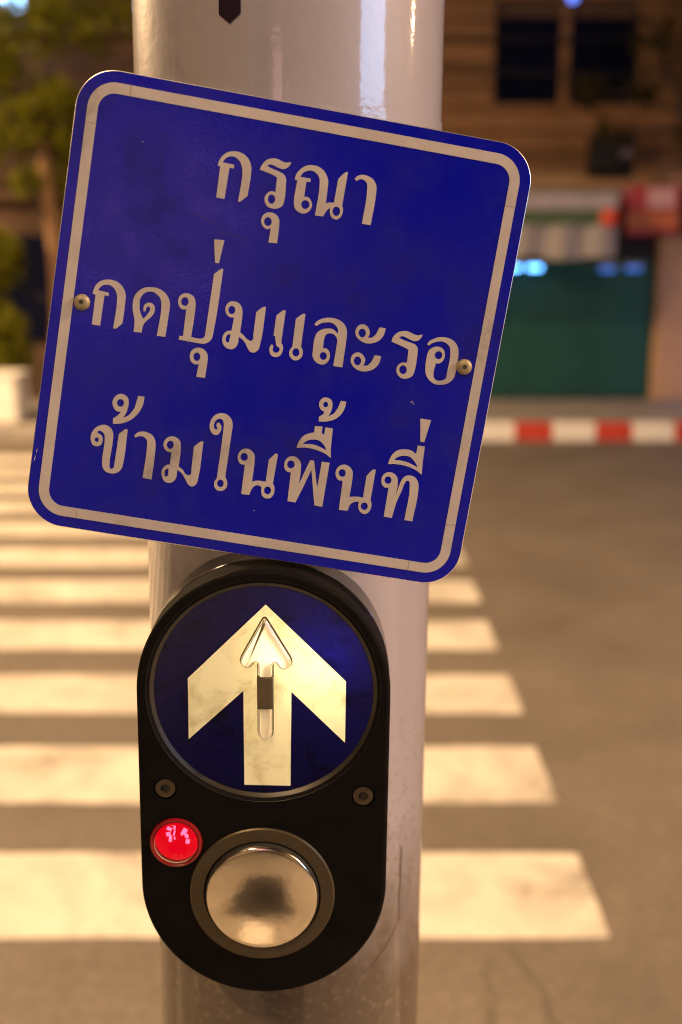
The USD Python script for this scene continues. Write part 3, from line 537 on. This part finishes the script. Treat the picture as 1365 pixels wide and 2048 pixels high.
 ['85.7,10.8! 86.8,12.7 89.8,14.9 93.3,16.2 97.4,16.2 101.1,14.8 103.8,11.5 104.6,8.3 104.9,-1.8 104.3,-6.0 101.8,-9.0 97.9,-10.6 94.1,-10.8 90.4,-9.0 87.9,-5.7 87.3,-3.4 86.9,5.3 87.6,7.8 89.7,9.7 92.3,10.5 95.2,9.7 96.9,7.0 96.7,3.6 95.0,1.4 92.7,0.9! 92.4,-5.3 93.2,-7.5 95.5,-8.6 97.8,-8.2 99.9,-6.4 100.0,-3.3 99.8,8.8 98.6,11.7 96.2,13.3 93.4,13.7 90.5,12.8 88.0,11.4 87.1,10.2!', '95.5,6.1 95.2,4.4 93.8,3.5 92.2,3.9 91.2,5.4 91.6,7.0 93.0,8.0 94.6,7.6'],
 ['-72.3,-45.4! -68.7,-45.4! -68.9,-49.8 -70.4,-54.2 -73.0,-58.1 -76.7,-61.2 -80.6,-62.9 -84.3,-63.6! -84.7,-60.4! -82.6,-58.7 -80.7,-56.2! -83.3,-56.0 -85.4,-53.9 -86.2,-51.2 -85.4,-48.3 -83.2,-46.2 -80.5,-46.0 -78.0,-47.4 -77.1,-50.4 -77.5,-55.4 -79.0,-59.3! -75.9,-56.9 -73.4,-52.6!', '-79.7,-50.7 -80.1,-52.3 -81.4,-53.2 -82.9,-52.8 -83.6,-51.4 -83.3,-49.8 -82.0,-48.9 -80.5,-49.3'],
 ['-92.5,-69.9! -91.6,-68.8 -89.9,-69.0 -88.3,-70.5 -87.7,-73.2 -87.5,-86.6 -86.8,-89.3 -84.8,-91.5 -81.5,-92.1 -78.2,-91.1 -76.1,-88.6 -75.5,-85.3 -75.6,-65.4! -77.0,-65.4! -80.2,-68.8! -80.4,-86.1 -80.5,-88.3 -81.6,-89.5 -82.6,-89.2 -83.1,-87.3 -83.1,-71.7 -83.7,-68.3 -85.8,-65.8 -88.7,-64.9 -91.7,-65.8 -94.4,-68.3 -95.8,-72.1 -95.4,-75.2 -93.9,-77.4 -91.8,-77.9 -89.5,-76.7 -88.8,-74.1 -89.7,-71.4 -91.4,-70.5!', '-91.0,-73.9 -91.2,-74.9 -92.0,-75.4 -92.9,-75.1 -93.3,-74.3 -93.1,-73.3 -92.3,-72.8 -91.5,-73.0'],
 ['-71.4,-68.4! -70.4,-66.8 -67.8,-65.3 -64.3,-65.3 -61.0,-66.7 -59.0,-69.9 -58.5,-73.0 -58.2,-91.9! -63.4,-91.7! -63.5,-72.0 -64.1,-69.6 -66.0,-68.2 -68.1,-68.1 -70.7,-69.3!'],
 ['-49.1,-74.5! -51.6,-74.3 -53.7,-72.5 -54.3,-69.8 -53.3,-67.2 -50.7,-65.3 -47.6,-65.5 -45.2,-67.2 -44.3,-70.3 -43.9,-81.9! -41.5,-83.3 -39.0,-85.8 -37.3,-86.0! -36.3,-85.0 -36.4,-82.5 -36.9,-69.1! -34.2,-66.1 -32.9,-65.3 -31.9,-65.4! -31.8,-87.4 -32.4,-90.4 -34.6,-92.2 -36.8,-91.5 -39.0,-88.6 -41.9,-85.2 -44.4,-83.8! -44.3,-88.1 -45.4,-90.7 -47.6,-92.2 -50.5,-91.8 -52.6,-89.0 -53.1,-85.6 -52.0,-83.3 -49.8,-81.7 -49.1,-81.8!', '-48.4,-69.9 -48.8,-71.6 -50.1,-72.6 -51.6,-72.1 -52.4,-70.5 -52.0,-68.8 -50.7,-67.9 -49.2,-68.3', '-49.5,-83.8! -51.0,-84.9 -51.3,-87.1 -50.7,-88.7 -49.7,-88.7 -49.2,-87.1!'],
 ['-21.2,-85.0! -21.7,-56.0 -22.0,-52.9 -23.1,-51.1 -24.8,-50.8 -26.5,-52.0 -27.4,-54.4 -26.9,-56.6 -25.7,-57.2 -25.0,-56.6! -25.9,-55.1 -25.9,-53.8 -24.9,-52.9! -23.5,-54.1 -22.9,-55.9 -23.3,-58.5 -25.2,-60.4 -27.5,-59.9 -29.4,-57.3 -29.8,-54.2 -28.6,-50.4 -25.8,-47.9 -23.1,-47.3 -20.1,-48.1 -17.7,-50.5 -16.8,-53.3 -16.7,-57.8 -16.5,-83.6! -15.1,-85.9 -14.8,-89.2 -16.4,-91.5 -18.2,-92.2 -20.5,-91.7 -22.1,-89.7 -22.3,-87.4!', '-16.8,-87.4 -17.1,-89.0 -18.3,-89.9 -19.8,-89.4 -20.6,-88.0 -20.2,-86.4 -19.0,-85.5 -17.6,-86.0'],
 ['-6.4,-74.6! -9.0,-74.6 -10.8,-72.3 -11.1,-69.4 -9.6,-66.6 -6.9,-65.3 -3.9,-66.0 -1.8,-68.2 -1.2,-71.3 -0.8,-83.7! 1.9,-82.8 5.1,-82.5 7.0,-82.5! 6.8,-69.5! 8.8,-67.0 10.1,-65.5 11.6,-65.5! 11.3,-82.9! 12.4,-84.7 12.8,-88.6 11.4,-91.4 9.2,-92.2 6.8,-91.5 5.4,-89.1 5.2,-86.2! 3.0,-85.3 0.6,-86.6 -0.6,-89.1 -1.2,-91.8! -5.9,-91.9!', '-5.4,-69.9 -5.7,-71.6 -7.1,-72.5 -8.7,-72.1 -9.6,-70.6 -9.2,-68.9 -7.8,-68.0 -6.2,-68.4', '10.9,-87.1 10.6,-88.8 9.3,-89.7 7.7,-89.3 6.9,-87.8 7.2,-86.1 8.6,-85.2 10.1,-85.6'],
 ['20.6,-74.8! 18.4,-74.7 16.4,-72.7 16.1,-69.5 17.4,-66.7 20.1,-65.2 23.1,-66.0 25.3,-68.3 26.0,-71.4 26.3,-80.8! 30.4,-66.0! 32.7,-65.8! 37.1,-81.3! 37.3,-65.7! 41.9,-65.6! 41.9,-91.9! 37.2,-91.8! 32.1,-71.4! 29.0,-82.3! 26.0,-91.8! 21.3,-91.8!', '22.0,-69.9 21.6,-71.6 20.2,-72.5 18.6,-72.1 17.7,-70.6 18.1,-68.8 19.5,-67.9 21.1,-68.4'],
 ['21.5,-60.2! 22.2,-56.5 24.5,-52.6 27.1,-50.8 30.1,-49.7! 30.0,-45.9! 34.4,-45.6! 34.5,-49.3! 36.1,-50.2! 36.0,-45.8! 40.5,-45.6! 41.1,-56.0 42.1,-62.9! 39.1,-61.1 35.0,-59.9 30.4,-59.2 25.9,-59.2!', '24.6,-57.4! 26.8,-55.1 30.1,-53.9 33.7,-53.9 36.9,-56.0 39.0,-58.9! 35.9,-57.8 31.9,-56.8 28.7,-56.7!'],
 ['42.4,-29.2! 45.5,-29.2! 45.3,-32.7 44.0,-36.5 41.3,-39.8 37.8,-41.7 34.1,-42.7 31.7,-42.9! 31.4,-40.2! 33.1,-38.9 34.1,-37.1! 32.0,-36.2 30.4,-33.9 30.5,-31.0 32.4,-29.0 35.0,-28.8 37.1,-29.9 38.0,-32.7 37.8,-36.2 36.7,-39.2! 39.3,-37.3 41.3,-33.7!', '35.4,-32.5 35.2,-33.7 34.3,-34.3 33.2,-34.0 32.7,-33.0 32.9,-31.8 33.8,-31.2 34.8,-31.5'],
 ['51.2,-74.9! 48.5,-74.7 46.6,-72.3 46.3,-69.5 47.8,-66.6 50.5,-65.3 53.5,-66.0 55.8,-68.2 56.4,-71.1 56.6,-83.6! 59.6,-82.9 63.5,-82.7 64.5,-82.9! 64.4,-69.8! 66.6,-66.5 68.3,-65.2 69.1,-65.5! 69.1,-83.1! 70.0,-85.3 70.1,-88.5 68.6,-91.4 66.5,-92.2 64.0,-90.9 62.6,-88.5 62.5,-85.5! 60.2,-85.9 57.9,-87.8 56.9,-91.8! 51.7,-92.1!', '52.1,-70.0 51.8,-71.7 50.5,-72.6 48.9,-72.1 48.1,-70.7 48.4,-69.0 49.7,-68.1 51.2,-68.5', '68.2,-87.3 67.8,-88.9 66.5,-89.8 65.0,-89.4 64.1,-87.9 64.4,-86.3 65.8,-85.4 67.3,-85.8'],
 ['78.3,-74.5! 76.2,-74.7 74.1,-73.1 73.3,-70.3 74.2,-67.2 76.8,-65.4 80.2,-65.9 82.5,-68.1 83.2,-70.9 83.3,-78.2! 85.0,-69.0 86.5,-66.5 89.2,-65.4 92.3,-65.9 94.6,-68.1 95.6,-71.2 95.6,-91.9! 90.8,-91.9! 90.3,-70.8 89.5,-68.9 88.2,-68.8 87.2,-70.3 86.3,-74.7 84.4,-82.3 83.3,-91.9! 78.5,-91.8!', '79.2,-69.8 78.9,-71.5 77.6,-72.3 76.0,-71.9 75.2,-70.5 75.5,-68.9 76.8,-68.0 78.4,-68.4'],
 ['75.7,-60.9! 75.9,-58.4 77.5,-54.3 80.6,-51.6 84.6,-50.7 88.0,-51.0 90.7,-52.4! 90.9,-47.4! 95.0,-47.3! 95.6,-58.8 96.2,-63.9! 92.5,-61.9 88.4,-60.7 83.7,-60.1 79.2,-60.2!', '78.6,-58.0! 80.7,-55.7 83.7,-54.7 87.3,-54.6 90.7,-57.0 93.3,-60.1! 90.1,-59.0 85.9,-57.9 82.0,-57.6!'],
 ['89.5,-31.7! 95.9,-31.6! 94.2,-44.9! 91.9,-44.9!']]
for g in GLYPHS:
    part('letter', plate(shp(*[spline(t) for t in g]), .0003, .0005), M['sign_white'], sign)
# seams across the border line, and small chips in the film
bm = HS - .0094
for x, z_, hx, hz in ((-.0990, bm, .00018, .003), (-bm, .098, .003, .00018), (bm, .094, .003, .00018), (.098, -bm, .00018, .003), (-.098, -bm, .00018, .003), (bm, -.0905, .003, .00018)):
    part('border_seam', plate(shp([(x - hx, z_ - hz), (x + hx, z_ - hz), (x + hx, z_ + hz), (x - hx, z_ + hz)]), .0005, .00055), M['seam'], sign)
for x, z_, L, a in ((.0826, -.0232, .0010, .8), (.0840, -.0240, .0008, -.5), (.0834, -.0229, .0005, 1.6), (-.0890, .0930, .0006, .3), (-.1250, -.0860, .0016, 1.5), (-.1256, -.0905, .0022, 1.4), (.0030, -.1005, .0007, .2)):
    c_, s_ = math.cos(a), math.sin(a); w_ = .00022
    part('chip', plate(shp([(x - c_ * L, z_ - s_ * L), (x + s_ * w_, z_ - c_ * w_), (x + c_ * L, z_ + s_ * L), (x - s_ * w_, z_ + c_ * w_)]), .0003, .0004), M['alu_dull'], sign)
for x, z_, ln_, a in ((-.058, .060, .020, -.35), (-.040, .052, .016, -.15)):
    t_ = np.linspace(0, 1, 9); c_, s_ = math.cos(a), math.sin(a); q = np.c_[x + c_ * ln_ * t_, z_ + s_ * ln_ * t_ + .0015 * np.sin(t_ * 3)]; w_ = .00012
    part('scratch', plate(shp(np.vstack([q + [0, w_], (q - [0, w_])[::-1]])), .0003, .00034), M['hole'], sign)
for x, z_ in ((-.1105, .0013), (.1092, .0016)):
    sc = lathe([(.0, .0028), (.0012, .0028), (.0013, .0030), (.0026, .0030), (.0038, .0024), (.0045, .0012), (.0046, .0003)], 28)
    sc.apply_translation((x, 0, z_)); s_ = part('screw', sc, M['brass'], sign, 40)
    hx = lathe([(0, .0031), (.0013, .0031)], 6); hx.apply_translation((x, 0, z_)); part('socket', hx, M['hole'], s_)
    wr = lathe([(.0045, .0004), (.0062, .0004)], 28); wr.apply_translation((x, 0, z_))
# clamp band and struts that hold the sign to the pole
Sinv = lambda p: (np.asarray(p) - np.array([-.036949, .618, 1.617971])) @ SR
bz0, bz1, bw = 1.715, 1.7485, 36; bv, bf = [], []
for k in range(bw + 1):
    w = math.pi * 1.02 + math.pi * .96 * k / bw
    for r_, z_ in ((PR + .0002, bz0), (PR + .0007, bz0), (PR + .0007, bz1), (PR + .0002, bz1)):
        bv.append((PX + lean * (z_ - 1.65) + r_ * math.cos(w), PY + r_ * math.sin(w), z_))
for k in range(bw):
    for j in range(4):
        a, b = k * 4 + j, k * 4 + (j + 1) % 4; bf += [(a, b, b + 4), (a, b + 4, a + 4)]
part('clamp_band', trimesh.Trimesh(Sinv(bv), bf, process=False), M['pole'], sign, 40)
for z_ in (1.73, 1.60): part('strut', trimesh.Trimesh(Sinv(box(PX - .04, PX + .04, .634, .656, z_ - .012, z_ + .012).vertices), box(0, 1, 0, 1, 0, 1).faces), M['alu'], sign)

# ------------------------------------------------------------------ the push button unit
a_ = math.radians(-1.3); HR = np.array([[math.cos(a_), 0, -math.sin(a_)], [0, 1, 0], [math.sin(a_), 0, math.cos(a_)]])
unit = thing('push_button_unit', 'black pedestrian push button unit with lit arrow and steel button', 'push button', (-.04615, .600, 1.41006), HR)
RO = .0757
def stadium(r):
    q = [(r * math.cos(t), r * math.sin(t)) for t in np.linspace(0, math.pi, 49)]
    q += [(.0012 + r * math.cos(t), -.126 + r * math.sin(t)) for t in np.linspace(math.pi, 2 * math.pi, 49)]
    return np.array(q)
def drill(r, cx, cz, d):                                           # a round hole from in front down to depth d
    c = manifold3d.Manifold.cylinder(.05, r, r, 96).rotate((90, 0, 0)); return c.translate((cx, -d, cz))
BX, BZ = .0004, -.1320
LX, LZ = -.0527, -.0982
body = to_man(bevelled(stadium(RO), -.024, 0, .0028, 5))
# conical recess for the arrow panel, recesses for lamp and button
def cone(r0, r1, d0, d1, cx, cz): return manifold3d.Manifold.cylinder(abs(d1 - d0), r0, r1, 96).rotate((90, 0, 0)).translate((cx, -d0, cz))
body = body - cone(.0652, .0700, -.0034, .0002, 0, 0) - drill(.0652, 0, 0, -.03) - drill(.0165, LX, LZ, -.004) - drill(.0452, BX, BZ, -.012)
for sx, sz in ((-.0591, -.0629), (.0611, -.0652)): body = body - drill(.0071, sx, sz, -.0035)
part('cover', body, M['black_face'], unit, 25)
part('gasket', plate(shp(stadium(RO - .0012), circ(.0652)), -.0262, -.024), M['gasket'], unit)
bk = to_man(bevelled(stadium(RO + .0004), -.058, -.0262, .0012, 2)) - drill(.0653, 0, 0, -.0545); part('back_box', bk, M['black_side'], unit, 25)
part('rim', lathe([(.0652, -.0034), (.0656, -.0030), (.0700, .0001)], 96), M['rim'], unit, 50)
# lit panel: blue sheet with the arrow let into it
ARW = [(.0008, .0542), (.0490, .0075), (.0493, -.0316), (.0166, .0002), (.0168, -.0604), (-.0113, -.0604), (-.0121, .0002), (-.0449, -.0314), (-.0452, .0074)]
dk = shp(circ(.0656)); PD = -.0030
part('blue_panel', plate(dk.difference(Polygon(ARW)), PD - .0002, PD), M['lit_blue'], unit)
TAC = "0.3,46.2 2.2,44.2! 15.4,22.6! 16.4,19.4 15.2,16.6 12.2,14.9 9.1,16.4 7.2,19.2 5.7,18.6 5.2,15.2! 5.6,-24.1! 4.8,-27.9 1.4,-30.1 -1.6,-28.5 -2.8,-24.3! -3.2,15.2! -3.6,18.6 -5.1,19.2 -7.1,17.0 -9.4,15.2 -12.3,16.4 -13.6,19.3 -12.8,22.6! -1.2,44.8!"
tac = spline(TAC, 4)
ar = part('arrow', plate(Polygon(ARW).intersection(dk).difference(Polygon(tac).buffer(-.0004)), PD - .0002, PD + .0001), M['lit_arrow'], unit)
cup = lathe([(.0651, -.0034), (.0651, -.0540), (0, -.0540)], 64); part('reflector', cup, M['reflector'], unit)
pl_ = UsdLux.SphereLight.Define(stage, str(unit.GetPath()) + '/panel_light'); pl_.CreateRadiusAttr(.012); pl_.CreateNormalizeAttr(True); pl_.CreateIntensityAttr(.145); pl_.CreateColorAttr(Gf.Vec3f(1.0, .90, .66)); pl_.AddTranslateOp().Set(Gf.Vec3d(.034, .022, .024))
tm_ = bevelled(tac, PD + .0001, PD + .0048, .0024, 5, False)
gv = np.array(Polygon(tac).buffer(.0007).exterior.coords)[:-1]
part('dark_outline', plate(shp(gv, np.array(Polygon(tac).buffer(-.0003).exterior.coords)[:-1]), PD + .00015, PD + .0003), M['band'], ar)  # thin flat dark ring around the raised arrow
part('raised_arrow', tm_, M['lit_clear'], ar, 35)
bd = bevelled(np.array([(-.0038, .0110), (.0059, .0111), (.0062, -.0091), (-.0035, -.0094)])[::-1], PD + .0004, PD + .0057, .0012, 3); part('dark_band', bd, M['band'], ar, 30)
# screws with hexagon sockets
for sx, sz in ((-.0591, -.0629), (.0611, -.0652)):
    s_ = lathe([(.0028, -.0025), (.0029, -.0004), (.0052, -.0004), (.0062, -.0010), (.0064, -.0034)], 32); s_.apply_translation((sx, 0, sz)); q = part('screw', s_, M['ring'], unit, 35)
    h_ = lathe([(0, -.0024), (.0029, -.0024)], 6); h_.apply_translation((sx, 0, sz)); part('socket', h_, M['hole'], q)
# red signal lamp
T = lambda m, x, z_: (m.apply_translation((x, 0, z_)), m)[1]
lampp = part('red_lamp', T(lathe([(0, -.0038), (.0158, -.0038)], 48), LX, LZ), M['red_glow'], unit)
part('bezel', T(lathe([(.0138, -.0036), (.0138, .0012), (.0146, .0018), (.0158, .0014), (.0164, -.001)], 48), LX, LZ), M['red_plastic'], lampp, 40)
dm = [(0.0137 * math.sin(t), .0010 + .0042 * math.cos(t)) for t in np.linspace(0, math.pi / 2, 12)] + [(.0137, -.0030)]
lens_ = lathe(dm, 48); part('lens', T(lens_, LX, LZ), M['red_glass'], lampp, 40)
for cx, cz, w_, h_, an in ((-.0046, .0072, .0016, .0010, 25), (-.0052, .0036, .0013, .0012, -10), (-.0040, .0006, .0009, .0020, 5), (-.0014, .0080, .0006, .0012, 0), (-.0016, .0044, .0005, .0016, 12), (-.0014, .0010, .0004, .0008, 0), (.0046, .0056, .0014, .0020, 28), (.0060, .0026, .0010, .0012, -20), (.0066, -.0010, .0012, .0014, 8), (.0030, .0040, .0005, .0010, 0)):
    c_ = box(-w_, w_, .0031, .0036, -h_, h_); c_.apply_transform(trimesh.transformations.rotation_matrix(math.radians(an), (0, 1, 0)))
    part('led_chip', T(c_, LX + cx, LZ + cz), M['led'], lampp)
# button: flat dark ring, steel cap standing proud of it
part('button_ring', T(lathe([(.0358, -.011), (.0358, .0006), (.0364, .0012), (.0440, .0012), (.0448, .0006), (.0451, -.002)], 96), BX, BZ), M['ring'], unit, 30)
cap = [(0, .0088)] + [(r, .0088 - .0036 * (r / .0335) ** 2) for r in np.linspace(.003, .0335, 14)] + [(.0341, .0046), (.0344, .0038), (.0344, .0030)]
cb = part('button_cap', T(lathe(cap, 96), BX, BZ), M['steel'], unit, 40)
part('collar', T(lathe([(.0342, .0030), (.0351, .0026), (.0351, -.011)], 96), BX, BZ), M['gasket'], cb, 30)
# scrapes in the pole's paint
for pts, w_ in (([(.0915, 1.262), (.0918, 1.24), (.0914, 1.222), (.0912, 1.205)], .00045), ([(.066, 1.178), (.076, 1.184), (.085, 1.194), (.093, 1.207)], .00028), ([(-.088, 1.34), (-.0885, 1.31)], .0005)):
    q = np.array(pts); t_ = np.linspace(0, 1, 13); xs_ = np.interp(t_, np.linspace(0, 1, len(q)), q[:, 0]) + RNG.normal(0, .0003, 13); zs_ = np.interp(t_, np.linspace(0, 1, len(q)), q[:, 1]); sv = []
    for x, z_ in zip(xs_, zs_): sv += [on_pole(x - w_ - lean * 1.2, zl(z_), .0004), on_pole(x + w_ - lean * 1.2, zl(z_ - w_), .0004)]
    part('scrape', trimesh.Trimesh(np.array(sv), [f for i in range(12) for f in ((2*i, 2*i+1, 2*i+3), (2*i, 2*i+3, 2*i+2))], process=False), M['scrape'], pole)
